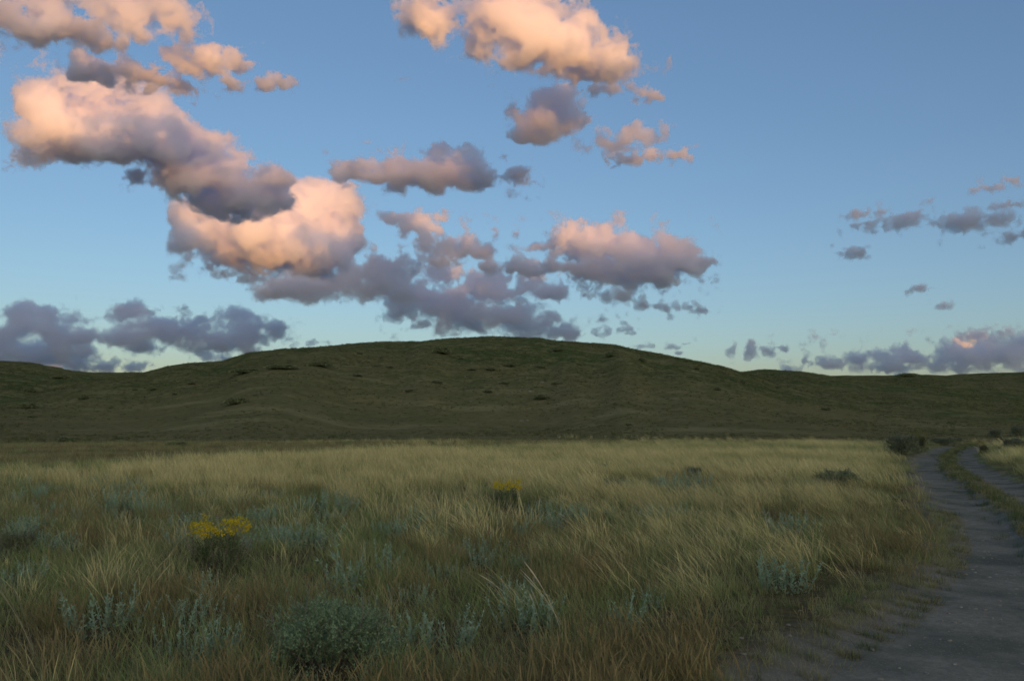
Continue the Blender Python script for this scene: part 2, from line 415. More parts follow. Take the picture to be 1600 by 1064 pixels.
# ------------------------------------------------------------------ clouds: real vapour, each one a thing
# row, the photograph row at which the added ridge's shadow crosses the cloud (sunlit above it, shaded below) sets how far away it floats;
# puffs are (column, row, half width, half height)
CLOUDS = [
 ('broad golden cloud with bright crown and purple underside, topmost of the long bank', 243, [(52,158,40,26),(75,150,40,22),(128,156,46,30),(165,165,50,28),(205,172,48,32),(245,184,26,22),(70,200,52,36),(150,212,84,38),(228,222,62,36),(110,232,52,18),(285,215,24,11),(180,240,40,14)], {}),
 ('purple cloud with one golden edge, between the broad golden cloud and the glowing peach one', 268, [(285,262,48,36),(306,240,20,28),(330,285,56,32),(255,282,28,18),(390,300,46,24),(365,316,52,17),(428,312,24,9),(206,275,14,7)], {}),
 ('glowing peach cloud with a tail curling down at its end, under the purple bank', 424, [(450,330,70,32),(395,360,88,38),(500,352,52,42),(335,352,44,18),(468,384,62,22),(530,376,34,22),(512,410,34,24),(484,428,30,9),(330,385,20,12)], {'thin': 0.14}),
 ('long flat purple cloud strip just under the curling peach tail', 395, [(445,456,38,11),(510,452,60,15),(570,450,50,17),(610,420,32,16),(650,412,18,5),(585,432,30,10)], {'tau': 0.095}),
 ('wide flat lavender cloud over the hilltop with small glowing caps on its top', 438, [(655,456,58,15),(735,452,80,17),(812,456,54,11),(696,430,22,12),(744,432,9,8),(788,436,32,8),(600,462,20,8)], {}),
 ('large blue purple cloud hanging closest over the crest of the hill', 440, [(690,480,58,15),(760,494,68,20),(830,508,44,18),(870,495,46,7),(645,474,36,7),(866,520,24,10),(800,485,40,12),(720,505,40,10)], {'tau': 0.095}),
 ('little ragged blue cloud scraps beside the cloud that hangs over the hill', 440, [(622,492,14,9),(660,506,18,5),(645,498,10,4)], {'tau': 0.095}),
 ('broken peach and lavender wisps curling upright between two larger clouds', 384, [(607,346,7,10),(630,362,15,13),(655,360,14,22),(688,370,7,9),(648,342,22,5),(700,392,28,18),(722,380,18,13),(755,396,12,6),(690,408,20,10),(668,384,14,10)], {}),
 ('large mauve cloud with pink lit knobs, over the right slope of the hill', 372, [(905,378,40,15),(940,384,50,21),(990,396,50,24),(1040,410,44,21),(960,420,50,20),(1000,430,50,15),(1080,418,24,11),(1094,393,15,6),(842,386,20,8),(870,359,8,8),(920,364,24,8),(820,416,48,9),(770,416,20,6),(872,418,30,9)], {}),
 ('thin ragged fringe of blue scraps trailing below the large mauve cloud', 372, [(936,450,11,12),(960,460,25,8),(982,466,20,6),(1022,477,24,5),(1060,479,20,5),(1098,486,14,5)], {'tau': 0.095}),
 ('long dark blue cloud bank low over the left end of the hills', 462, [(45,488,42,9),(128,500,60,11),(205,489,26,13),(240,510,60,12),(60,522,62,18),(160,526,78,16),(272,520,60,20),(340,530,48,14),(392,525,38,20),(430,520,24,18),(382,495,24,8),(452,530,13,12),(70,548,60,14),(300,508,40,10)], {'tau': 0.095}),
 ('lowest blue cloud slab, touching the skyline at the left end of the hills', 470, [(40,558,56,18),(95,556,50,15),(160,572,48,8),(205,544,26,5),(120,568,40,8),(-20,548,40,24)], {'tau': 0.095}),
 ('tiny glowing pink cloud puffs peeping over the long dark blue bank', 512, [(228,488,8,4),(283,492,9,8),(311,499,12,4)], {'tau': 0.095}),
 ('pink lit cloud tops just above the skyline beneath the dark bank', 590, [(84,573,18,6),(106,571,12,8)], {}),
 ('dusky orange and violet cloud cut by the top left corner', 26, [(40,38,60,28),(112,50,48,18),(20,16,30,18),(56,24,16,11),(70,62,40,10)], {}),
 ('bright orange cloud streaming from the top edge, left of the open blue', 70, [(150,8,72,20),(206,22,56,26),(238,45,34,24),(272,34,18,14),(108,4,40,10),(290,28,6,6)], {'tau': 0.095}),
 ('orange heart shaped cloud with a grey violet tail pointing to the open blue', 116, [(304,95,34,18),(350,99,18,15),(272,86,24,10),(320,110,30,11),(345,130,20,8),(400,130,38,9),(425,124,14,7)], {}),
 ('rusty pink cloud strip floating just above the broad golden cloud', 112, [(110,95,17,11),(140,110,44,13),(190,116,40,12),(240,124,33,13),(228,140,20,8),(160,126,40,8)], {}),
 ('biggest orange cloud, slanting down from the middle of the top edge', 108, [(678,18,44,22),(712,42,38,14),(762,40,48,42),(754,82,20,17),(820,50,58,46),(822,98,48,16),(880,70,54,36),(930,94,48,25),(980,108,44,14),(1004,116,22,7),(850,108,40,10),(840,10,50,26),(730,10,40,20)], {}),
 ('small pink shreds under the tip of the biggest orange cloud', 148, [(935,143,14,7),(962,142,22,8),(1012,146,22,8)], {}),
 ('round dusky pink cloud alone below the biggest orange cloud', 178, [(858,185,42,29),(852,160,20,14),(890,184,28,22),(836,200,24,17),(930,182,12,4),(812,172,6,4)], {}),
 ('slim mauve cloud streak slanting beside the round dusky pink cloud', 212, [(1000,204,30,9),(1024,212,20,7),(962,226,36,9),(932,232,20,6),(988,217,24,7)], {'tau': 0.095}),
 ('slim rosy cloud bar under the slanting mauve streak', 246, [(1010,246,44,8),(1058,244,20,5)], {}),
 ('detached mauve cloud with one small bright peak, in the middle of the sky', 252, [(545,273,20,10),(566,262,14,13),(574,248,8,8),(580,276,14,8),(530,256,10,5),(622,270,24,17),(652,275,42,16),(700,257,28,18),(690,275,48,18),(736,273,34,16),(730,292,18,7),(790,275,33,9),(816,281,16,5)], {}),
 ('small pink tipped cloud scrap left of the long flat purple strip', 424, [(318,419,10,8),(346,429,20,5),(388,438,20,8)], {'tau': 0.095}),
 ('narrow grey cloud bar with a thin streak above it, in the clear sky at right', 300, [(1410,350,40,8),(1355,335,24,5),(1350,351,11,3),(1440,346,14,7)], {'tau': 0.095}),
 ('ragged grey cloud cut by the right edge, above the single small puff', 290, [(1520,350,30,10),(1560,354,32,10),(1584,342,28,9),(1598,368,24,7),(1556,325,44,4)], {'tau': 0.095}),
 ('thin grey streak of cloud at the right edge, highest of the grey ones', 270, [(1576,294,34,4),(1598,284,12,5)], {'tau': 0.095}),
 ('single small grey cloud puff alone in the clear sky at right', 360, [(1342,397,20,7),(1350,392,11,5),(1328,401,10,3)], {'tau': 0.095}),
 ('tiny grey cloud dab, upper of two dabs over the right hills', 430, [(1447,452,15,5)], {'tau': 0.095}),
 ('tiny grey cloud dab, lower of two dabs over the right hills', 455, [(1483,479,13,4)], {'tau': 0.095}),
 ('small flat blue cloud over the notch where the right hills begin', 520, [(1182,549,32,7),(1196,536,18,4),(1206,552,12,5)], {'tau': 0.095}),
 ('blue violet cloud bank with a ragged base, low at the right end of the hills', 505, [(1385,555,48,10),(1340,560,28,9),(1300,568,28,7),(1430,558,40,12),(1470,560,38,14),(1548,562,46,16),(1592,545,36,26),(1500,574,40,8),(1360,574,33,9),(1405,575,28,7),(1555,540,22,16),(1530,525,20,7)], {'tau': 0.095}),
 ('fiery orange cloud tower rising out of the blue violet bank', 552, [(1503,540,24,18),(1518,528,18,9),(1515,556,26,14)], {'tau': 0.095}),
 ('faint low cloud scraps between the notch and the blue violet bank', 520, [(1234,578,11,4),(1270,566,18,6),(1290,562,14,4)], {'tau': 0.095}),
 ('row of tiny blue cloud dabs above the descending right shoulder of the hill', 500, [(1010,541,17,3),(1050,543,18,3),(1060,552,10,3),(1072,538,6,2)], {'tau': 0.095}),
 ('faint scattered blue cloud flecks right of the cloud over the hill', 470, [(960,516,22,5),(970,506,10,3),(945,522,13,3),(985,521,10,3)], {'tau': 0.095}),
 ('two small blue cloud dabs above the left shoulder of the hill', 500, [(498,535,15,4),(330,558,20,7),(336,549,8,4)], {'tau': 0.095}),
]

def up_axis(L, n, axis):
    """cubic interpolation of the lattice L to n samples along an axis"""
    k = L.shape[axis]
    t = np.linspace(1.0, k - 2.001, n)
    i = np.floor(t).astype(int); f = (t - i).astype(np.float32)
    w = [(1 - f) ** 3 / 6, (3 * f ** 3 - 6 * f ** 2 + 4) / 6, (-3 * f ** 3 + 3 * f ** 2 + 3 * f + 1) / 6, f ** 3 / 6]
    sh = [1, 1, 1]; sh[axis] = n
    o = 0
    for j in range(4):
        o = o + np.take(L, np.clip(i + j - 1, 0, k - 1), axis=axis) * w[j].reshape(sh)
    return o

def vnoise(shape, extent, wave, seed):
    """band of smooth noise with the given wavelength over a box of the given extent, about -1..1"""
    cells = [max(4, int(round(e / wave)) + 4) for e in extent]
    L = np.random.default_rng(seed).uniform(-1, 1, cells).astype(np.float32)
    for ax in range(3):
        L = up_axis(L, shape[ax], ax)
    return L * 1.9

cm, q = new_mat('cloud_vapour')
pv = q.n('ShaderNodeVolumePrincipled')
pv.inputs['Color'].default_value = (0.945, 0.962, 1.0, 1)
pv.inputs['Density'].default_value = 1.0
pv.inputs['Anisotropy'].default_value = 0.5
out = q.n('ShaderNodeOutputMaterial'); q.l(pv.outputs[0], out.inputs['Volume'])

def make_cloud(n, label, row, puffs, opt):
    pf = np.array(puffs, float)
    cx = float((pf[:, 0] * pf[:, 2] * pf[:, 3]).sum() / (pf[:, 2] * pf[:, 3]).sum())
    cyv = float((pf[:, 1] * pf[:, 2] * pf[:, 3]).sum() / (pf[:, 2] * pf[:, 3]).sum())
    az = math.atan((cx - 800) / F)
    te = tan_el(cx, row)
    # distance at which the shadow's edge stands at this row
    D = (RIDGE_H + 10 - RIDGE_D * math.tan(R(SUN_EL)) - EYE) / (te - (math.sin(az) * sx + math.cos(az) * sy) * math.tan(R(SUN_EL)))
    m_px = D * math.cos(az) ** 2 / F                    # metres per photograph pixel, across
    vr = 1.0 / math.cos(az)                             # and its ratio for heights
    z0 = EYE + D * tan_el(cx, cyv)
    c = np.array([D * math.sin(az), D * math.cos(az), z0])
    el = math.atan(tan_el(cx, cyv))
    # puffs in the cloud's own upright frame: u right, w away, v up, in units of m_px
    da = np.arctan((pf[:, 0] - 800) / F) - az
    PU = D * np.tan(da) / m_px
    PV = np.array([EYE + D / math.cos(d_) * tan_el(p_[0], p_[1]) - z0 for d_, p_ in zip(da, pf)]) / m_px
    pf = np.stack([PU, PV, pf[:, 2] * np.cos(az) ** 0, pf[:, 3] * vr], 1)
    mg = 10 + min(26.0, 0.45 * float(np.median(pf[:, 2]))); mv_ = 9 + min(20.0, 0.45 * float(np.median(pf[:, 3])))
    u0 = (pf[:, 0] - pf[:, 2]).min() - mg; u1 = (pf[:, 0] + pf[:, 2]).max() + mg
    v0 = (pf[:, 1] - pf[:, 3]).min() - mv_; v1 = (pf[:, 1] + pf[:, 3]).max() + mv_
    rw = np.minimum(pf[:, 2], pf[:, 3] * 2.2) * 0.9 + 2
    wd = rw.max() + 8
    small = (u1 - u0) < 140
    vs = 1.05 if small else (1.35 if (u1 - u0) < 330 else 1.7)
    ext = np.array([u1 - u0, 2 * wd, v1 - v0])
    N = np.maximum(np.round(ext / np.array([vs, vs * 1.25, vs])).astype(int), 6)
    U = np.linspace(u0, u1, N[0], dtype=np.float32)[:, None, None]
    W = np.linspace(-wd, wd, N[1], dtype=np.float32)[None, :, None]
    V = np.linspace(v0, v1, N[2], dtype=np.float32)[None, None, :]
    sd = 1000 + n * 37
    typ = float(np.median(np.minimum(pf[:, 2], pf[:, 3])))
    wv = max(9.0, min(36.0, typ * 1.45))
    # warp the space a little, then a smooth union of the puffs
    wa = wv * 0.22
    du = vnoise(N, ext, wv * 0.9, sd + 1) * wa; dv = vnoise(N, ext, wv * 0.9, sd + 2) * wa * 0.6
    Uw = U + du; Vw = V + dv
    acc = np.zeros(N, np.float32)
    rs_ = np.random.default_rng(sd)
    K = 9.0
    for (px, py, rx, ry), rww in zip(pf, rw):
        a, b = px, py
        wc = rs_.uniform(-0.35, 0.35) * rww
        dn = (Vw - b)
        ryv = np.where(dn < 0, ry * 0.92, ry)
        q2 = ((Uw - a) / rx) ** 2 + ((W - wc) / rww) ** 2 + (dn / ryv) ** 2
        f = 1.0 - np.sqrt(q2)
        f = f * min(1.0, 0.55 + 0.45 * min(rx, ry) / max(typ, 1))
        acc += np.exp(np.clip(K * f, -14, 14))
    S = np.log(acc + 1e-6) / K
    S = S.astype(np.float32)
    nz = np.zeros(N, np.float32); amp = 1.0; tot = 0
    w_ = wv
    k = 0
    while w_ > 2.6 and k < 6:
        v_ = vnoise(N, ext, w_, sd + 10 + k)
        if k in (1, 2, 3):
            v_ = 0.55 * (1.0 - 2.0 * np.abs(v_)) + 0.45 * v_      # billows
        nz += amp * v_; tot += amp
        amp *= 0.71; w_ *= 0.52; k += 1
    nz /= tot
    f = S - opt.get('thin', 0.27) + nz * opt.get('rough', 3.2)
    dens = np.clip(f / opt.get('soft', 0.7), 0, 1)
    dens = dens * dens * (3 - 2 * dens)
    # keep the box's faces clear
    ed = np.minimum(np.minimum(U - u0, u1 - U) / 6, np.minimum(V - v0, v1 - V) / 6)
    ed = np.clip(np.minimum(ed, (wd - np.abs(W)) / 5), 0, 1)
    sigma = opt.get('tau', 0.165) / m_px
    dens = (dens * ed * sigma).astype(np.float32)
    lo = np.array([u0, -wd, v0]) * m_px; hi = np.array([u1, wd, v1]) * m_px
    me = bpy.data.meshes.new('cloud')
    nv = dens.size
    me.vertices.add(nv)
    me.vertices.foreach_set('co', np.zeros(nv * 3, np.float32))
    at = me.attributes.new('vapour', 'FLOAT', 'POINT')
    at.data.foreach_set('value', dens.ravel())
    src = bpy.data.objects.new('cloud_density', me)          # only holds the numbers, never linked to the scene
    o = bpy.data.objects.new('cloud', bpy.data.volumes.new('cloud')); col.objects.link(o)
    o.location = tuple(c); o.rotation_euler = (0, 0, -az)
    for tgt in (o,):
        ng = bpy.data.node_groups.new('cloud_volume', 'GeometryNodeTree')
        ng.interface.new_socket('Geometry', in_out='INPUT', socket_type='NodeSocketGeometry')
        ng.interface.new_socket('Geometry', in_out='OUTPUT', socket_type='NodeSocketGeometry')
        q = NT(ng)
        gi = q.n('NodeGroupInput'); go = q.n('NodeGroupOutput')
        oi = q.n('GeometryNodeObjectInfo'); oi.inputs[0].default_value = src
        si = q.n('GeometryNodeSampleIndex', data_type='FLOAT', domain='POINT'); si.clamp = True
        q.l(oi.outputs['Geometry'], si.inputs['Geometry'])
        na_ = q.n('GeometryNodeInputNamedAttribute', data_type='FLOAT'); na_.inputs['Name'].default_value = 'vapour'
        q.l(na_.outputs['Attribute'], si.inputs['Value'])
        ps = q.n('GeometryNodeInputPosition'); sp = q.n('ShaderNodeSeparateXYZ'); q.l(ps.outputs[0], sp.inputs[0])
        ids = []
        for ax in range(3):
            t = q.math('MULTIPLY', q.math('SUBTRACT', sp.outputs[ax], float(lo[ax])), float((N[ax] - 1) / (hi[ax] - lo[ax])))
            ids.append(q.math('ROUND', t))
        ii = q.math('ADD', q.math('ADD', q.math('MULTIPLY', ids[0], float(N[1] * N[2])), q.math('MULTIPLY', ids[1], float(N[2]))), ids[2])
        q.l(ii, si.inputs['Index'])
        vc = q.n('GeometryNodeVolumeCube')
        q.l(si.outputs[0], vc.inputs['Density'])
        vc.inputs['Background'].default_value = 0.0
        vc.inputs['Min'].default_value = tuple(lo); vc.inputs['Max'].default_value = tuple(hi)
        for ax, nm in enumerate(('Resolution X', 'Resolution Y', 'Resolution Z')):
            vc.inputs[nm].default_value = int(N[ax])
        sm = q.n('GeometryNodeSetMaterial')
        sm.inputs['Material'].default_value = cm
        last = vc.outputs[0]
        q.l(last, sm.inputs[0]); q.l(sm.outputs[0], go.inputs[0])
        md = tgt.modifiers.new('vapour', 'NODES'); md.node_group = ng
    tag(o, label, 'cloud', 'clouds in the evening sky')
    return o, D, nv

import time as _t
t0 = _t.time(); tot = 0
for n, (label, row, puffs, opt) in enumerate(CLOUDS):
    o, D, nv = make_cloud(n, label, row, puffs, opt); tot += nv
    print('cloud %2d D=%.0f vox=%d' % (n, D, nv))
print('clouds', tot, _t.time() - t0)
# ------------------------------------------------------------------ plants
def leaf_material(name, rough=True, trans=0.35):
    m, q = new_mat(name)
    a = q.n('ShaderNodeAttribute', attribute_name='Col')
    t = q.n('ShaderNodeAttribute', attribute_name='tint', attribute_type='INSTANCER')
    oi = q.n('ShaderNodeObjectInfo')
    colr = a.outputs['Color']
    mr = q.n('ShaderNodeMapRange'); q.l(t.outputs['Fac'], mr.inputs[0]); mr.inputs[3].default_value = 1.0; mr.inputs[4].default_value = 1.8
    hs = q.n('ShaderNodeVectorMath', operation='SCALE'); q.l(colr, hs.inputs[0]); q.l(mr.outputs[0], hs.inputs['Scale'])
    d = q.n('ShaderNodeBsdfDiffuse'); q.l(hs.outputs[0], d.inputs[0])
    tr = q.n('ShaderNodeBsdfTranslucent'); q.l(hs.outputs[0], tr.inputs[0])
    mx_ = q.n('ShaderNodeMixShader'); mx_.inputs[0].default_value = trans
    q.l(d.outputs[0], mx_.inputs[1]); q.l(tr.outputs[0], mx_.inputs[2])
    o = q.n('ShaderNodeOutputMaterial'); q.l(mx_.outputs[0], o.inputs[0])
    return m

m_grass = leaf_material('dry_grass', trans=0.4)
m_leaf = leaf_material('leaves', trans=0.3)
m_wood, q = new_mat('grey_stems')
bs = q.n('ShaderNodeBsdfDiffuse'); geo = q.n('ShaderNodeNewGeometry')
q.l(q.mix(q.noise(geo.outputs['Position'], 30, 3), (0.10, 0.085, 0.06), (0.22, 0.19, 0.15)), bs.inputs[0])
out = q.n('ShaderNodeOutputMaterial'); q.l(bs.outputs[0], out.inputs[0])

class Strands:
    """collects thin ribbons (grass blades, stems, leaves) into one mesh"""
    def __init__(self):
        self.v, self.f, self.c = [], [], []
        self.n = 0
    def ribbons(self, base, direc, length, bend, width, c0, c1, seg=4, r=None, tipw=0.15, headw=None, jit=0.12):
        """base (n,3), direc (n,3) start direction, bend (n,3) added over the length, colours (3,) root and tip"""
        n = len(base)
        t = np.linspace(0, 1, seg + 1)[None, :, None]
        d = direc / np.linalg.norm(direc, axis=1, keepdims=True)
        P = base[:, None] + d[:, None] * length[:, None, None] * t + bend[:, None] * (length[:, None, None] * t ** 2)
        a = r.uniform(0, math.pi, n)
        side = np.stack([np.cos(a), np.sin(a), 0 * a], 1)
        w = np.interp(t[0, :, 0], [0, 0.6, 1], [1, 0.8, tipw]) if headw is None else np.interp(t[0, :, 0], [0, 0.70, 0.78, 0.9, 1], [0.8, 0.6, headw, headw * 0.8, tipw])
        off = side[:, None] * (width[:, None] * w[None])[..., None] * 0.5
        V = np.stack([P - off, P + off], 2).reshape(n, -1, 3)
        k = (seg + 1) * 2
        i = np.arange(n)[:, None] * k + self.n
        for s in range(seg):
            self.f.append(np.stack([i[:, 0] + 2 * s, i[:, 0] + 2 * s + 1, i[:, 0] + 2 * s + 3, i[:, 0] + 2 * s + 2], 1))
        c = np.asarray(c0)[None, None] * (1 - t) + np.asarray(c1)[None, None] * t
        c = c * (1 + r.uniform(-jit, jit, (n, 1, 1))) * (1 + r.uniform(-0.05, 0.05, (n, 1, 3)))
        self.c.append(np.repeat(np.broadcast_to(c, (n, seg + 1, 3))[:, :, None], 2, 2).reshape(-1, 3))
        self.v.append(V.reshape(-1, 3)); self.n += n * k
        return P
    def leaves(self, pos, direc, size, wid, c, r, jit=0.25):
        """single diamond leaves"""
        n = len(pos)
        d = direc / (np.linalg.norm(direc, axis=1, keepdims=True) + 1e-9)
        s = np.cross(d, r.normal(size=(n, 3))); s /= np.linalg.norm(s, axis=1, keepdims=True) + 1e-9
        L = size[:, None]
        V = np.stack([pos, pos + d * L * 0.5 + s * L * wid, pos + d * L, pos + d * L * 0.5 - s * L * wid], 1)
        i = np.arange(n) * 4 + self.n
        self.f.append(np.stack([i, i + 1, i + 2, i + 3], 1))
        cc = np.asarray(c)
        cc = (cc if cc.ndim == 2 else cc[None]) * (1 + r.uniform(-jit, jit, (n, 1)))
        self.c.append(np.repeat(cc, 4, 0)); self.v.append(V.reshape(-1, 3)); self.n += n * 4
    def mesh(self, name, mat):
        return mesh_from(name, np.vstack(self.v), np.vstack(self.f), [mat], {'Col': np.vstack(self.c)}, smooth=False)

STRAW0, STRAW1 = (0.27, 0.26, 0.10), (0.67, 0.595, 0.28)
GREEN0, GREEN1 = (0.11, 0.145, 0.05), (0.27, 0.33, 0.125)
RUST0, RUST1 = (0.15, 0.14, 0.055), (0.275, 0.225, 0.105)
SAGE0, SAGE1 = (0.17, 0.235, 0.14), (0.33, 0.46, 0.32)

def grass_clump(seed, n, rad, h, lean, bendx, width, c0, c1, headw=None, spread=0.25, seg=4, flop=0.0):
    r = np.random.default_rng(seed); S = Strands()
    a = r.uniform(0, 2 * math.pi, n); q_ = rad * np.sqrt(r.uniform(0, 1, n))
    base = np.stack([q_ * np.cos(a), q_ * np.sin(a), np.full(n, -0.02)], 1)
    L = r.uniform(h[0], h[1], n) * r.choice([0.7, 1, 1], n)
    d = np.stack([lean + r.normal(0, spread, n) + 0.4 * q_ / rad * np.cos(a) * spread, r.normal(0, spread, n) + 0.4 * q_ / rad * np.sin(a) * spread, np.ones(n)], 1)
    b = np.stack([bendx + r.normal(0, 0.14, n), r.normal(0, 0.14, n), -0.10 + r.uniform(-0.15 - flop, 0.02, n)], 1)
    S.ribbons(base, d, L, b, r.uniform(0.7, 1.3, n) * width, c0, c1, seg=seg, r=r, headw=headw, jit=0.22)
    return S

def scatter(name, protos, P, rot, scale, pick, tint, mat):
    """one object of kind stuff: the clump meshes set out at the points P"""
    hidden = []
    for k, S in enumerate(protos):
        hidden.append(bpy.data.objects.new(name + '_clump', S.mesh(name + '_clump', mat)))
    me = bpy.data.meshes.new(name)
    me.vertices.add(len(P)); me.vertices.foreach_set('co', np.ascontiguousarray(P, np.float32).ravel())
    def attr(an, v):
        at = me.attributes.new(an, 'FLOAT', 'POINT'); at.data.foreach_set('value', np.ascontiguousarray(v, np.float32))
    attr('rot', rot); attr('size', scale); attr('pick', pick); attr('tint', tint)
    o = obj(name, me)
    ng = bpy.data.node_groups.new(name + '_scatter', 'GeometryNodeTree')
    ng.interface.new_socket('Geometry', in_out='INPUT', socket_type='NodeSocketGeometry')
    ng.interface.new_socket('Geometry', in_out='OUTPUT', socket_type='NodeSocketGeometry')
    q = NT(ng)
    gi = q.n('NodeGroupInput'); go = q.n('NodeGroupOutput')
    def named(nm):
        a = q.n('GeometryNodeInputNamedAttribute', data_type='FLOAT'); a.inputs['Name'].default_value = nm
        return a.outputs['Attribute']
    gj = q.n('GeometryNodeGeometryToInstance')
    for h in reversed(hidden):
        oi = q.n('GeometryNodeObjectInfo'); oi.inputs[0].default_value = h
        q.l(oi.outputs['Geometry'], gj.inputs[0])
    ip = q.n('GeometryNodeInstanceOnPoints')
    q.l(gi.outputs[0], ip.inputs['Points']); q.l(gj.outputs[0], ip.inputs['Instance'])
    ip.inputs['Pick Instance'].default_value = True
    q.l(named('pick'), ip.inputs['Instance Index'])
    cx_ = q.n('ShaderNodeCombineXYZ'); q.l(named('rot'), cx_.inputs[2])
    er = q.n('FunctionNodeEulerToRotation'); q.l(cx_.outputs[0], er.inputs[0])
    q.l(er.outputs[0], ip.inputs['Rotation'])
    q.l(named('size'), ip.inputs['Scale'])
    q.l(ip.outputs[0], go.inputs[0])
    md = o.modifiers.new('scatter', 'NODES'); md.node_group = ng
    tag(o, kind='stuff')
    return o

def wedge_points(n, r0, r1, seed, power=1.0, half=33.0):
    """points in the wedge the camera sees, evenly over the area when power is 1"""
    r = np.random.default_rng(seed)
    u = r.uniform(0, 1, n)
    rr = np.sqrt(r0 ** 2 + (r1 ** 2 - r0 ** 2) * u) if power == 1.0 else (r0 ** power + (r1 ** power - r0 ** power) * u) ** (1 / power)
    a = np.radians(r.uniform(-half, half, n))
    return rr * np.sin(a), rr * np.cos(a), r

def off_track(x, y, soft=0.25, seed=3):
    d = track_dist(x, y) + 0.22 * fbm2(x * 1.3, y * 1.3, seed, 3)
    W = 2 * RUTW + GAP
    return (d < -soft) | (d > W + soft)

def field_edge(x, y):
    """distance at which the tall grass gives way to the short grass of the slope's foot"""
    px = 800 + F * x / np.maximum(y, 1e-3)
    return np.interp(px, [-100, 0, 200, 400, 600, 900, 1200, 1450, 1700], [31, 31, 33, 37, 43, 52, 60, 66, 60])

# ------------------------------------------------------------------ shrubs, sage, stones: each one a thing
def shrub_parts(seed, w, h, leafc, nst=16, nleaf=2600, leaf=(0.014, 0.030), lw=0.20, up=1.2, flowers=None, foot=0.06, stem_c=((0.13, 0.11, 0.08), (0.24, 0.22, 0.17)), flat_top=0.0):
    """a bushy shrub w wide and h tall: woody stems, narrow leaves along many twigs, and flower heads if any"""
    r = np.random.default_rng(seed)
    st, fo, fl = Strands(), Strands(), Strands()
    a = np.linspace(0, 2 * math.pi, nst, endpoint=False) + r.uniform(-0.25, 0.25, nst)
    out_ = np.sqrt(r.uniform(0.02, 1, nst))
    L = h * r.uniform(0.75, 1.05, nst) * (1 + 0.2 * out_)
    base = np.stack([foot * w * np.cos(a) * (0.4 + out_), foot * w * np.sin(a) * (0.4 + out_), np.full(nst, -0.03)], 1)
    d = np.stack([np.cos(a) * out_ * w * 0.42 / h, np.sin(a) * out_ * w * 0.42 / h, np.ones(nst)], 1)
    P = st.ribbons(base, d, L * 0.8, np.stack([0 * a, 0 * a, np.full(nst, 0.12)], 1) + r.normal(0, 0.08, (nst, 3)), np.full(nst, 0.016 * max(h, 0.3) / 0.45), stem_c[0], stem_c[1], seg=6, r=r, tipw=0.5)
    # twigs fanning out from the stems
    ntw = nst * 9
    k = r.integers(0, nst, ntw); s = r.integers(2, 7, ntw)
    tb = P[k, s]
    tdir = np.stack([d[k, 0] * 0.7 + r.normal(0, 0.55, ntw), d[k, 1] * 0.7 + r.normal(0, 0.55, ntw), np.full(ntw, up) + r.normal(0, 0.25, ntw)], 1)
    TL = h * r.uniform(0.22, 0.48, ntw) * np.interp(s, [2, 6], [0.8, 1.0])
    T = st.ribbons(tb, tdir, TL, r.normal(0, 0.15, (ntw, 3)), np.full(ntw, 0.005 * max(h, 0.3) / 0.45), stem_c[1], stem_c[1], seg=4, r=r)
    q_ = r.integers(0, ntw, nleaf); ss = r.uniform(0.15, 1.0, nleaf)
    i0 = np.minimum((ss * 4).astype(int), 3); f = (ss * 4 - i0)[:, None]
    pos = T[q_, i0] * (1 - f) + T[q_, i0 + 1] * f
    # the outer half of the leaves sits in soft clumps over the rounded crown
    half = nleaf * 3 // 10
    ncl = nst * 6
    ca = r.uniform(0, 2 * math.pi, ncl); cz = r.uniform(0.05, 1.0, ncl) ** 0.8; cr = np.sqrt(np.clip(1 - cz ** 2, 0, 1)) * r.uniform(0.75, 1.0, ncl)
    ctr = np.stack([np.cos(ca) * cr * w * 0.5, np.sin(ca) * cr * w * 0.5, cz * h * 0.95], 1)
    kc = r.integers(0, ncl, half)
    pos[:half] = ctr[kc] + r.normal(0, 1, (half, 3)) * np.array([w, w, h * 1.1]) * 0.055
    ang = np.arctan2(pos[:, 1], pos[:, 0]); ph_ = r.uniform(0, 6.28, 3)
    lob = 0.90 + 0.16 * np.sin(2 * ang + ph_[0]) + 0.12 * np.sin(3 * ang + ph_[1]) + 0.08 * np.sin(7 * ang + ph_[2])
    q2 = (pos[:, 0] ** 2 + pos[:, 1] ** 2) / (0.56 * w * lob) ** 2 + (np.maximum(pos[:, 2], 0) / (1.1 * h * lob)) ** 2
    pull = np.where(q2 > 1, r.uniform(0.80, 1.16, nleaf) / np.sqrt(np.maximum(q2, 1e-6)), 1.0)
    pos = pos * pull[:, None]; pos[:, 2] = np.maximum(pos[:, 2], 0.01)
    if flat_top:
        lim = h * (1.0 + 0.06 * np.sin(pos[:, 0] * 23) + 0.06 * np.cos(pos[:, 1] * 19))
        pos[:, 2] = np.minimum(pos[:, 2], lim)
    tw = tdir / np.linalg.norm(tdir, axis=1, keepdims=True)
    dirn = tw[q_] * 0.8 + r.normal(0, 0.55, (nleaf, 3))
    shade = r.choice([0.75, 1.0, 1.25], ntw)[q_][:, None]        # twigs with older and younger leaves
    fo.leaves(pos, dirn, r.uniform(leaf[0], leaf[1], nleaf), lw, np.asarray(leafc)[None] * shade, r)
    if flowers is not None:
        ends = T[:, -1]
        top = (ends[:, 2] > np.quantile(ends[:, 2], 0.45)) & (ends[:, 2] > 0.66 * ends[:, 2].max())
        e = ends[top]; m = 22
        e[:, :2] *= np.minimum(1.0, 0.46 * w / (np.hypot(e[:, 0], e[:, 1]) + 1e-6))[:, None]
        c = np.repeat(e, m, 0) + r.normal(0, 0.020, (len(e) * m, 3)) * np.array([1, 1, 0.7])
        fl.leaves(c, r.normal(0, 1, (len(c), 3)) + np.array([0, 0, 0.9]), r.uniform(0.011, 0.023, len(c)), 0.5, np.asarray(flowers), r, 0.3)
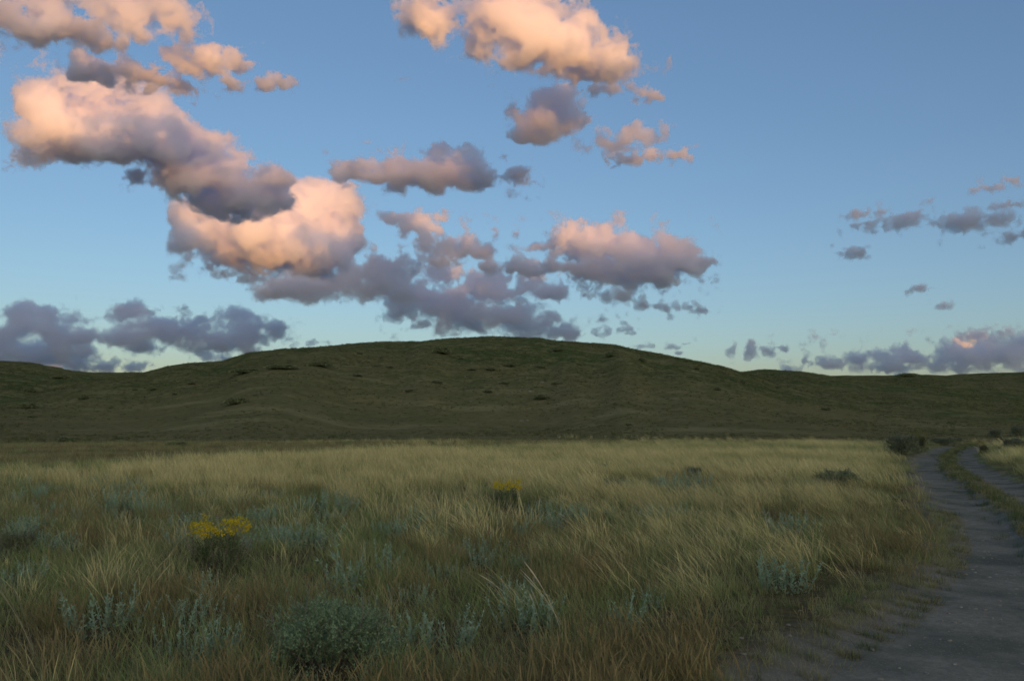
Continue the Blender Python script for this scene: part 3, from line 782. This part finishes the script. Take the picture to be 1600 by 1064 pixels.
    return st, fo, (fl if flowers is not None else None)

CLEAR = []          # (x, y, radius) kept free of tall grass
def place(o, px, py, rz=0.0, s=1.0, sink=0.01, clear=0.0):
    x, y, z = ground_at(px, py)
    if clear:
        CLEAR.append((x, y, clear)); CLEAR.append((x * 0.945, y * 0.945, clear * 0.8)); CLEAR.append((x * 0.89, y * 0.89, clear * 0.6))
    o.location = (x, y, z - sink); o.rotation_euler = (0, 0, rz); o.scale = (s, s, s) if not isinstance(s, tuple) else s
    return o

def shrub(name, parts, label, cat, px, py, rz=0.0, s=1.0, group=None, clear=0.0):
    st, fo, fl = parts
    t = bpy.data.objects.new(name, None); col.objects.link(t); t.empty_display_size = 0.1
    obj('stems', st.mesh('stems', m_grass), t); obj('foliage', fo.mesh('foliage', m_leaf), t)
    if fl is not None:
        obj('flowers', fl.mesh('flowers', m_leaf), t)
    tag(t, label, cat, group)
    return place(t, px, py, rz, s, clear=clear)

def dup(root, label=None):
    t = root.copy(); col.objects.link(t)
    for ch in list(root.children):
        c_ = ch.copy(); col.objects.link(c_); c_.parent = t
    if label:
        t['label'] = label
    return t

SAGE = (0.27, 0.34, 0.27)
DUSK = (0.17, 0.22, 0.16)
HILLG = (0.17, 0.21, 0.105)
BR = 'shrubs in the prairie grass'
big = shrub('sagebrush', shrub_parts(1, 1.0, 0.40, (0.215, 0.305, 0.17), nst=34, nleaf=24000, up=1.0, leaf=(0.010, 0.025)), 'widest grey green sagebrush, closest to the camera in the rusty grass', 'sagebrush', 515, 1046, 0.3, 1.05, None, 0.50)
rb = shrub('rabbitbrush', shrub_parts(2, 0.62, 0.40, (0.14, 0.19, 0.085), nst=26, nleaf=5200, up=1.6, foot=0.22, flowers=(0.60, 0.48, 0.03), flat_top=1.0), 'larger rabbitbrush with a flat crown of yellow flowers, over dark stems', 'rabbitbrush', 342, 890, 0.0, 1.0, 'yellow flowering rabbitbrush', 0.36)
rb2 = shrub('rabbitbrush', shrub_parts(3, 0.50, 0.40, (0.14, 0.19, 0.085), nst=18, nleaf=3000, up=1.6, foot=0.22, flowers=(0.66, 0.53, 0.03), flat_top=1.0), 'smaller round rabbitbrush with yellow flowers in the middle of the field', 'rabbitbrush', 793, 795, 1.0, 1.0, 'yellow flowering rabbitbrush', 0.45)
d1 = shrub('shrub', shrub_parts(4, 0.62, 0.42, (0.19, 0.225, 0.13), nst=26, nleaf=8000, leaf=(0.015, 0.03)), 'dark twiggy shrub in the field, right of the smaller yellow rabbitbrush', 'shrub', 958, 775, 0, 0.85, BR)
d2 = shrub('shrub', shrub_parts(5, 1.25, 0.42, (0.19, 0.235, 0.135), nst=34, nleaf=14000, leaf=(0.018, 0.036)), 'broad dark green shrub in tall straw grass left of the track', 'shrub', 1310, 764, 0, 1.0, BR)
d3 = shrub('shrub', shrub_parts(6, 1.7, 0.85, (0.19, 0.225, 0.14), nst=36, nleaf=16000, leaf=(0.03, 0.055), lw=0.3), 'large dark shrub on the outside of the track bend', 'shrub', 1408, 711, 0, 1.0, BR, 1.2)
rb3 = shrub('rabbitbrush', shrub_parts(7, 0.85, 0.78, (0.13, 0.16, 0.08), nst=26, nleaf=8000, leaf=(0.03, 0.05), lw=0.3, flowers=(0.22, 0.21, 0.04), flat_top=1.0), 'fading rabbitbrush with dull yellow top next to the track bend', 'rabbitbrush', 1436, 708, 0, 1.0, 'yellow flowering rabbitbrush', 0.8)
for (px, py, s, lab) in ((1472, 696, (1.15, 1.0, 0.55), 'low grey shrub trailing along the far outer side of the track bend'),
                         (1494, 692, (0.9, 0.8, 0.45), 'lowest grey shrub where the track slips out of sight'),
                         (1557, 683, (0.95, 0.9, 0.95), 'dark shrub beyond the track, left one of the pair at the right edge'),
                         (1590, 681, (1.05, 1.0, 1.2), 'dark shrub beyond the track, right one of the pair at the right edge'),
                         (1586, 706, (0.8, 0.8, 0.7), 'greyish shrub in the straw grass on the right bank of the track')):
    t = dup(d3, lab); place(t, px, py, px * 0.7, s)
t = dup(rb3, 'dull yellow rabbitbrush at the inner edge of the right wheel rut'); place(t, 1538, 712, 2.0, (0.6, 0.6, 0.55))
t = dup(d1, 'greyish shrub half hidden in straw grass above the dark twiggy shrub'); place(t, 940, 741, 2.2, (1.2, 1.1, 0.75))
t = dup(d1, 'dark bluish shrub at the left edge of the field'); place(t, 24, 872, 1.2, (1.0, 0.9, 0.75))
t = dup(d1, 'small dark shrub in straw grass midway between the field shrub and track'); place(t, 1085, 748, 0.5, (0.9, 0.9, 0.75))

# --- grey sage plants: upright feathery stems
def sage_mesh(seed, n, rad, h, c0=SAGE0, c1=SAGE1, lean=-0.05):
    r = np.random.default_rng(seed); S = Strands()
    a = r.uniform(0, 2 * math.pi, n); q_ = rad * np.sqrt(r.uniform(0, 1, n))
    base = np.stack([q_ * np.cos(a), q_ * np.sin(a), np.full(n, -0.02)], 1)
    L = r.uniform(0.55, 1.0, n) * h
    d = np.stack([lean + np.cos(a) * q_ / rad * 0.30 + r.normal(0, 0.10, n), np.sin(a) * q_ / rad * 0.30 + r.normal(0, 0.10, n), np.ones(n)], 1)
    P = S.ribbons(base, d, L, r.normal(0, 0.10, (n, 3)), np.full(n, 0.005), c0, c1, seg=5, r=r, tipw=0.6)
    m = 34
    k = np.repeat(np.arange(n), m); ss = r.uniform(0.12, 1.0, n * m)
    i0 = np.minimum((ss * 5).astype(int), 4); f = (ss * 5 - i0)[:, None]
    pos = P[k, i0] * (1 - f) + P[k, i0 + 1] * f
    dn = d[k] / np.linalg.norm(d[k], axis=1, keepdims=True) * 0.7 + r.normal(0, 0.6, (n * m, 3)) * np.array([1, 1, 0.5])
    S.leaves(pos, dn, r.uniform(0.018, 0.040, n * m) * (1.15 - 0.5 * ss), 0.17, np.asarray(c0)[None] * (1 - ss[:, None]) + np.asarray(c1)[None] * ss[:, None], r, 0.2)
    return S.mesh('sage_plant', m_leaf)
SM = [sage_mesh(21, 18, 0.13, 0.30), sage_mesh(22, 26, 0.19, 0.26), sage_mesh(23, 12, 0.08, 0.34), sage_mesh(24, 34, 0.26, 0.28)]
GS = 'grey sage plants among the grass'
def sage(k, px, py, s, label):
    o = obj('sage_plant', SM[k]); tag(o, label, 'sage plant', GS)
    return place(o, px, py, px * 0.37, s * 1.3, clear=(0.26, 0.3, 0.2, 0.38)[k] * s)
for (k, px, py, s, lab) in (
    (1, 172, 990, 1.05, 'bluish sage patch in the rusty grass at the lower left'),
    (1, 1226, 922, 1.1, 'pale bluish sage patch near the grassy edge of the track'),
    (2, 545, 932, 1.15, 'thin sage plant with one tall stalk behind the widest sagebrush'),
    (2, 602, 900, 0.9, 'slim upright sage plant right of the thin tall stalked one'),
    (3, 478, 858, 1.15, 'wide pale sage clump right of the larger yellow rabbitbrush'),
    (3, 748, 872, 0.8, 'pale sage clump in the middle of the field below the smaller rabbitbrush'),
    (3, 888, 812, 0.95, 'grey sage clump between the smaller rabbitbrush and the tall leaning grass'),
    (3, 1072, 770, 1.6, 'long low grey sage mat right of the dark twiggy shrub'),
    (1, 182, 800, 1.5, 'grey green sage mat in the left field, above the dark bluish shrub'),
    (2, 322, 945, 0.75, 'small bluish sage sprig below the larger yellow rabbitbrush'),
    (2, 980, 990, 0.80, 'pale broad leaved sage plant in rusty grass near the lower edge'),
    (2, 1022, 955, 0.55, 'single pale sage spike just behind the broad leaved sage plant'),
    (3, 520, 800, 1.2, 'grey sage mat in the straw grass above the wide pale sage clump'),
    (1, 1240, 838, 1.2, 'grey sage clump under the leaning grass left of the track'),
    (1, 312, 978, 0.8, 'faint bluish sage tuft between the lower left patch and widest sagebrush')):
    sage(k, px, py, s, lab)
r = np.random.default_rng(33)
cnt = 0
while cnt < 100:
    a = math.radians(r.uniform(-30, 24)); d_ = math.sqrt(r.uniform(6.0 ** 2, 25 ** 2))
    x, y = d_ * math.sin(a), d_ * math.cos(a)
    if not off_track(np.array([x]), np.array([y]), 0.9)[0]:
        continue
    if fbm2(np.array([x / 3.0]), np.array([y / 3.0]), 91, 2)[0] < 0.05 + 0.25 * (x > 2) :
        continue
    o = obj('sage_plant', SM[int(r.integers(0, 4))])
    s = float(r.uniform(0.7, 1.25))
    CLEAR.append((x, y, 0.22 * s)); CLEAR.append((x * 0.95, y * 0.95, 0.2 * s))
    o.location = (x, y, float(height(np.array([x]), np.array([y]))[0]) - 0.01); o.rotation_euler = (0, 0, r.uniform(0, 6.28)); o.scale = (s, s, s * r.uniform(0.8, 1.1))
    tag(o, 'small grey green sage plant among the mixed prairie grass', 'sage plant', GS)
    cnt += 1

# --- dry bent stalks
def stalk(label, px, py, L, lean, n, seed, c1=(0.70, 0.62, 0.42)):
    r = np.random.default_rng(seed); S = Strands()
    base = r.normal(0, 0.02, (n, 3)) * np.array([1, 1, 0])
    d = np.stack([np.full(n, lean) + r.normal(0, 0.12, n), r.normal(0, 0.1, n), np.ones(n)], 1)
    S.ribbons(base, d, r.uniform(0.75, 1.0, n) * L, np.stack([np.full(n, lean * 0.7), 0 * d[:, 0], np.full(n, -0.1)], 1), np.full(n, 0.008), (0.4, 0.36, 0.22), c1, seg=7, r=r, headw=2.0)
    o = obj('grass_stalk', S.mesh('grass_stalk', m_grass)); tag(o, label, 'grass stalk', 'tall dry stalks')
    return place(o, px, py)
stalk('pale dry stalks bent left over the rusty grass, right of the widest sagebrush', 822, 960, 0.50, -0.55, 5, 1)
stalk('long straight straw stalk leaning left in the rusty grass near the lower edge', 893, 1010, 0.70, -0.32, 3, 2)
stalk('short upright pale stalks between the bent stalks and the long straight one', 838, 985, 0.45, -0.15, 4, 3)
stalk('loose fan of tall straw stalks at the lower left corner', 62, 1050, 0.75, -0.22, 6, 4, (0.30, 0.28, 0.15))

# --- hillside shrubs
HS = 'dark shrubs dotted over the hillside'
hp = shrub_parts(11, 3.4, 1.15, HILLG, nst=30, nleaf=6000, leaf=(0.12, 0.28), lw=0.4, up=0.5, stem_c=((0.06, 0.05, 0.04), (0.09, 0.08, 0.06)))
hs = shrub('hillside_shrub', hp, 'dark round shrub just under the crest, left of the hilltop', 'shrub', 690, 553, 0.0, 1.25, HS)
spots = [
 (872, 549, 0.75, 'dark shrub just right of the hilltop, touching the crest line'),
 (955, 557, 0.8, 'dark shrub on the upper right shoulder of the hill'),
 (1003, 565, 0.6, 'lone dark shrub lowest on the right shoulder of the hill'),
 (500, 573, (1.5, 1.0, 0.8), 'dark oval shrub patch on the upper left shoulder of the hill'),
 (440, 577, (1.9, 1.0, 0.6), 'long low dark shrub strip left of the oval shrub patch'),
 (385, 583, (1.9, 1.0, 0.6), 'long low dark shrub strip at the far left shoulder of the hill'),
 (370, 631, (1.1, 0.8, 0.7), 'greyish shrub alone on the pale bench at the foot of the left slope'),
 (45, 638, (1.0, 0.8, 0.7), 'dark shrub in the gully at the left end of the hills'),
 (47, 613, 0.8, 'dark shrub halfway up the left end hill'),
 (95, 591, (1.4, 0.9, 0.6), 'dark shrub patch near the skyline of the left end hill'),
 (130, 624, 0.6, 'small dark shrub right of the gully at the left end'),
 (1420, 589, (3.2, 1.5, 1.1), 'wide dark thicket on the far right skyline'),
]
for (px, py, s, lab) in spots:
    t = dup(hs, lab); place(t, px, py, px * 0.11 if not isinstance(s, tuple) else 0.0, s)
r = np.random.default_rng(44)
rand = [(738, 579, .5), (766, 579, .65), (797, 573, .7), (846, 623, .8), (762, 614, .5), (682, 599, .55), (1160, 598, .5), (1290, 641, .5), (562, 553, .4), (102, 690, .5), (186, 686, .35), (276, 698, .35), (520, 684, .35), (640, 612, .5), (870, 601, .5), (905, 571, .4), (1088, 577, .45), (1120, 610, .5), (1215, 606, .5), (845, 575, .5), (788, 600, .5), (720, 562, .35), (300, 600, .5), (240, 610, .45), (560, 588, .5), (610, 575, .4)]
for k in range(8):
    rand.append((float(r.uniform(20, 1580)), float(r.uniform(590, 668)), float(r.uniform(0.2, 0.4))))
for (px, py, s) in rand:
    t = dup(hs, 'small dark shrub speckling the open grassy slope'); place(t, px, py, px, (s * 1.2, s, s * 0.62))

# --- pale stones on the bare patch of the hill
def stone_mesh(seed):
    bm = __import__('bmesh').new()
    __import__('bmesh').ops.create_icosphere(bm, subdivisions=2, radius=0.5)
    V = np.array([v.co[:] for v in bm.verts])
    s = 1 + 0.28 * value_noise2(V[:, 0] * 2.1 + seed, V[:, 1] * 2.1 + V[:, 2] * 1.7, seed) + 0.12 * value_noise2(V[:, 0] * 5 + V[:, 2], V[:, 1] * 5, seed + 1)
    for v, k in zip(bm.verts, s):
        v.co = (v.co.x * k * 1.25, v.co.y * k, v.co.z * k * 0.65)
    me = bpy.data.meshes.new('stone'); bm.to_mesh(me); bm.free(); me.materials.append(m_stone)
    return me
m_stone, q = new_mat('pale_stone')
bs = q.n('ShaderNodeBsdfDiffuse'); geo = q.n('ShaderNodeNewGeometry')
q.l(q.mix(q.noise(geo.outputs['Position'], 4, 4), (0.17, 0.165, 0.13), (0.30, 0.29, 0.25)), bs.inputs[0])
out = q.n('ShaderNodeOutputMaterial'); q.l(bs.outputs[0], out.inputs[0])
stones = [stone_mesh(k) for k in range(3)]
for k, (px, py, s) in enumerate([(847, 598, .8), (836, 603, .5), (828, 613, .85), (816, 606, .5), (807, 592, .6), (784, 576, .55), (795, 619, .6), (778, 617, .5), (727, 589, .6), (815, 658, .6), (824, 657, .55), (735, 628, .5), (758, 640, .4), (345, 600, .4), (860, 590, .4)]):
    o = obj('stone', stones[k % 3]); tag(o, 'small pale stone lying on the bare patch of the hillside' if 700 < px < 900 else 'single pale stone on the left slope of the hill', 'stone', 'pale stones on the hillside')
    place(o, px, py, k * 1.3, s * 0.75, sink=0.0)

# ------------------------------------------------------------------ grass
def clear_of(x, y, f=1.0):
    ok = np.ones(len(x), bool)
    for (cx_, cy_, cr) in CLEAR:
        ok &= (x - cx_) ** 2 + (y - cy_) ** 2 > (cr * f) ** 2
    return ok

# --- tall straw grass, combed to the left by the wind
x, y, r = wedge_points(50000, 4.6, 105, 101, 1.45)
patch = fbm2(x / 4.5, y / 4.5, 51, 3); patch2 = fbm2(x / 13.0, y / 13.0, 52, 3)
rr = np.hypot(x, y)
pxs = 800 + F * x / y
dens = np.clip(0.62 + 0.55 * patch + 0.35 * patch2, 0.03, 1)
dens *= np.interp(rr, [4.5, 8, 11, 15, 20, 26], [0.04, 0.09, 0.16, 0.28, 0.62, 1.0])
rightside = sstep(820, 1100, pxs) * (1 - sstep(1440, 1520, pxs))
dens = np.where(rr < 20, np.clip(dens * (1 + 1.8 * rightside * sstep(7, 10, rr)), 0, 1), dens)
dens *= np.maximum(0.16 * sstep(350, 800, pxs) * sstep(0.15, 0.55, patch2 + 0.4 * patch) * (1 - sstep(70, 104, rr)), 1 - sstep(-1.5, 5.0, rr - field_edge(x, y) + 3.0 * patch2 + 2.0 * patch))
keep = (r.uniform(0, 1, len(x)) < dens) & off_track(x, y, 0.35) & clear_of(x, y, 1.15)
dtr = track_dist(x, y)
keep &= ~((dtr > -1.1) & (dtr < 3.2) & (r.uniform(0, 1, len(x)) < 0.7))
x, y, rr, patch = x[keep], y[keep], rr[keep], patch[keep]
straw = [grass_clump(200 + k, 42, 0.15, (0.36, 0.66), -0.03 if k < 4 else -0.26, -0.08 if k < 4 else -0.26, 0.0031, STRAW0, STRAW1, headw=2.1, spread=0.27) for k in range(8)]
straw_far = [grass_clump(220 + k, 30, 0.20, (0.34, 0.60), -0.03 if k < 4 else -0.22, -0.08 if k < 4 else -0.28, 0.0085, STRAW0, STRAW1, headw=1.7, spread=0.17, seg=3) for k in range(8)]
r = np.random.default_rng(7)
near_ = rr < 19
for nm, sel, protos in (('tall_straw_grass', near_, straw), ('distant_straw_grass', ~near_, straw_far)):
    n = sel.sum()
    xx, yy = x[sel], y[sel]
    lean_more = 0.12 + 0.8 * sstep(560, 1000, 800 + F * xx / yy)
    P = np.stack([xx, yy, height(xx, yy)], 1)
    sc_ = r.uniform(0.5, 1.22, n) * (0.9 + 0.18 * patch[sel])
    scatter(nm, protos, P, r.normal(0, 1, n) * (1.1 - 0.65 * lean_more), sc_, r.integers(0, 4, n) + 4 * (r.uniform(0, 1, n) < lean_more), r.uniform(0, 0.6, n) * np.clip(0.6 + 0.5 * patch[sel], 0.2, 1.3), m_grass)

# --- short green and olive grass underneath, everywhere off the track
x, y, r = wedge_points(36000, 4.2, 80, 111, 1.15)
patch = fbm2(x / 3.2, y / 3.2, 61, 3); rr = np.hypot(x, y)
keep = (r.uniform(0, 1, len(x)) < np.clip(0.85 + 0.5 * patch, 0.12, 1)) & off_track(x, y, 0.05) & clear_of(x, y, 0.7)
beyond = rr - field_edge(x, y) > 1.5 + 3 * fbm2(x / 13.0, y / 13.0, 52, 3)
keep &= ~(beyond & (r.uniform(0, 1, len(x)) < 0.35))
x, y, rr, beyond = x[keep], y[keep], rr[keep], beyond[keep]
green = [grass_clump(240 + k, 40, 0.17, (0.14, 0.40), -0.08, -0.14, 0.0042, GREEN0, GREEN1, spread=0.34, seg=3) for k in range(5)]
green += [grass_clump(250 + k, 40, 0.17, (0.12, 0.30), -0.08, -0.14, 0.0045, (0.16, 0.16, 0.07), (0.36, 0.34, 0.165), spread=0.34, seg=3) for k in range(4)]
n = len(x)
dn = np.abs(track_dist(x, y) - (RUTW + GAP / 2))
sz = r.uniform(0.6, 1.2, n) * np.where(dn < 2.0, 0.55, 1.0) * np.interp(rr, [5, 30, 80], [0.9, 1.15, 1.5])
green += [grass_clump(280 + k, 30, 0.18, (0.10, 0.26), -0.06, -0.14, 0.007, (0.16, 0.145, 0.065), (0.30, 0.265, 0.125), spread=0.34, seg=3) for k in range(3)]
green += [grass_clump(285 + k, 40, 0.15, (0.10, 0.26), -0.02, -0.12, 0.005, (0.06, 0.085, 0.03), (0.115, 0.155, 0.055), spread=0.36, seg=3) for k in range(3)]
scatter('short_green_grass', green, np.stack([x, y, height(x, y)], 1), r.normal(0, 0.9, n), sz, np.where(beyond & (r.uniform(0, 1, n) < 0.85), r.integers(9, 12, n), r.integers(0, 9, n)), r.uniform(0, 0.7, n), m_grass)

# --- rusty cheat grass, mostly close to the camera
x, y, r = wedge_points(9000, 4.4, 26, 121, 1.2)
patch = fbm2(x / 2.4, y / 2.4, 71, 3); rr = np.hypot(x, y); pxs = 800 + F * x / y
boost = np.exp(-((pxs - 980) / 190) ** 2) * (1 - sstep(8.0, 10.5, rr))
keep = (r.uniform(0, 1, len(x)) < np.clip(0.02 + 0.70 * patch + 0.6 * boost, 0.01, 1) * np.interp(rr, [5, 12, 26], [1, 0.8, 0.35])) & off_track(x, y, 0.3) & clear_of(x, y, 1.0)
x, y = x[keep], y[keep]; n = len(x)
rust = [grass_clump(260 + k, 42, 0.17, (0.20, 0.42), -0.04, -0.10, 0.0042, RUST0, RUST1, headw=2.4, spread=0.2, seg=4, flop=0.15) for k in range(6)]
scatter('rusty_dry_grass', rust, np.stack([x, y, height(x, y)], 1), r.normal(0, 1.2, n), r.uniform(0.7, 1.15, n), r.integers(0, 6, n), r.uniform(0, 0.6, n), m_grass)

# --- grass on the strip between the ruts, and sparse tufts on the worn margins
t = np.random.default_rng(131)
yy = t.uniform(4, 62, 1900) ; i = np.searchsorted(TY, yy).clip(1, len(TY) - 1)
off = (RUTW + GAP / 2 + t.normal(0, 0.19, len(yy))) * (1.0 + 1.0 * (1 - sstep(5.5, 12.5, yy)))
xx = TX[i] + NX[i] * off; y2 = TY[i] + NY[i] * off
mg = t.uniform(3.5, 16, 520); j = np.searchsorted(TY, mg).clip(1, len(TY) - 1)
om = -np.abs(t.normal(0, 0.45, len(mg))) + 0.12
xx = np.concatenate([xx, TX[j] + NX[j] * om]); y2 = np.concatenate([y2, TY[j] + NY[j] * om])
n = len(xx)
scatter('track_verge_grass', green, np.stack([xx, y2, height(xx, y2)], 1), t.uniform(0, 6, n), np.concatenate([t.uniform(0.45, 0.8, len(off)), t.uniform(0.25, 0.6, len(om))]), np.where(np.arange(n) < len(off), np.where(t.uniform(0, 1, n) < 0.65, t.integers(12, 15, n), t.integers(5, 12, n)), t.integers(5, 15, n)), t.uniform(0, 0.35, n), m_grass)

# --- short grass tufts over the slopes
x, y, r = wedge_points(70000, 60, 420, 141, 1.25)
rr = np.hypot(x, y); patch = fbm2(x / 16, y / 16, 81, 4)
keep = r.uniform(0, 1, len(x)) < np.clip(0.5 + 0.7 * patch, 0.06, 1)
x, y, rr = x[keep], y[keep], rr[keep]; n = len(x)
hillg = [grass_clump(270 + k, 16, 0.30, (0.18, 0.36), -0.08, -0.12, 0.030, c0, c1, spread=0.4, seg=2)
         for k, (c0, c1) in enumerate([((0.07, 0.085, 0.032), (0.12, 0.135, 0.052)), ((0.085, 0.085, 0.037), (0.16, 0.15, 0.065)), ((0.11, 0.10, 0.045), (0.23, 0.205, 0.10)), ((0.05, 0.07, 0.027), (0.08, 0.105, 0.042))])]
scatter('slope_grass', hillg, np.stack([x, y, height(x, y)], 1), r.uniform(0, 6, n), r.uniform(0.6, 1.3, n) * np.interp(rr, [60, 300], [0.8, 1.5]), r.integers(0, 4, n), r.uniform(0, 0.5, n), m_grass)

# --- loose gravel on the track
class Pebble:
    def __init__(self, me): self.me = me
    def mesh(self, name, mat): return self.me
m_peb, q = new_mat('gravel')
bs = q.n('ShaderNodeBsdfDiffuse'); geo = q.n('ShaderNodeNewGeometry')
q.l(q.mix(q.noise(geo.outputs['Position'], 9, 3), (0.12, 0.115, 0.09), (0.32, 0.31, 0.26)), bs.inputs[0])
out = q.n('ShaderNodeOutputMaterial'); q.l(bs.outputs[0], out.inputs[0])
pebs = []
for k in range(4):
    me = stone_mesh(40 + k); me.materials.clear(); me.materials.append(m_peb); pebs.append(Pebble(me))
t = np.random.default_rng(151)
yy = 4.2 + 20 * t.uniform(0, 1, 3200) ** 1.7
i = np.searchsorted(TY, yy).clip(1, len(TY) - 1)
off = t.uniform(-0.55, 2.3, len(yy)) * np.where(yy < 9, 1.5, 1.0)
xx = TX[i] + NX[i] * off; y2 = TY[i] + NY[i] * off
n = len(xx)
scatter('gravel', pebs, np.stack([xx, y2, height(xx, y2)], 1), t.uniform(0, 6, n), 0.007 + 0.028 * t.uniform(0, 1, n) ** 3, t.integers(0, 4, n), 0 * xx, m_peb)
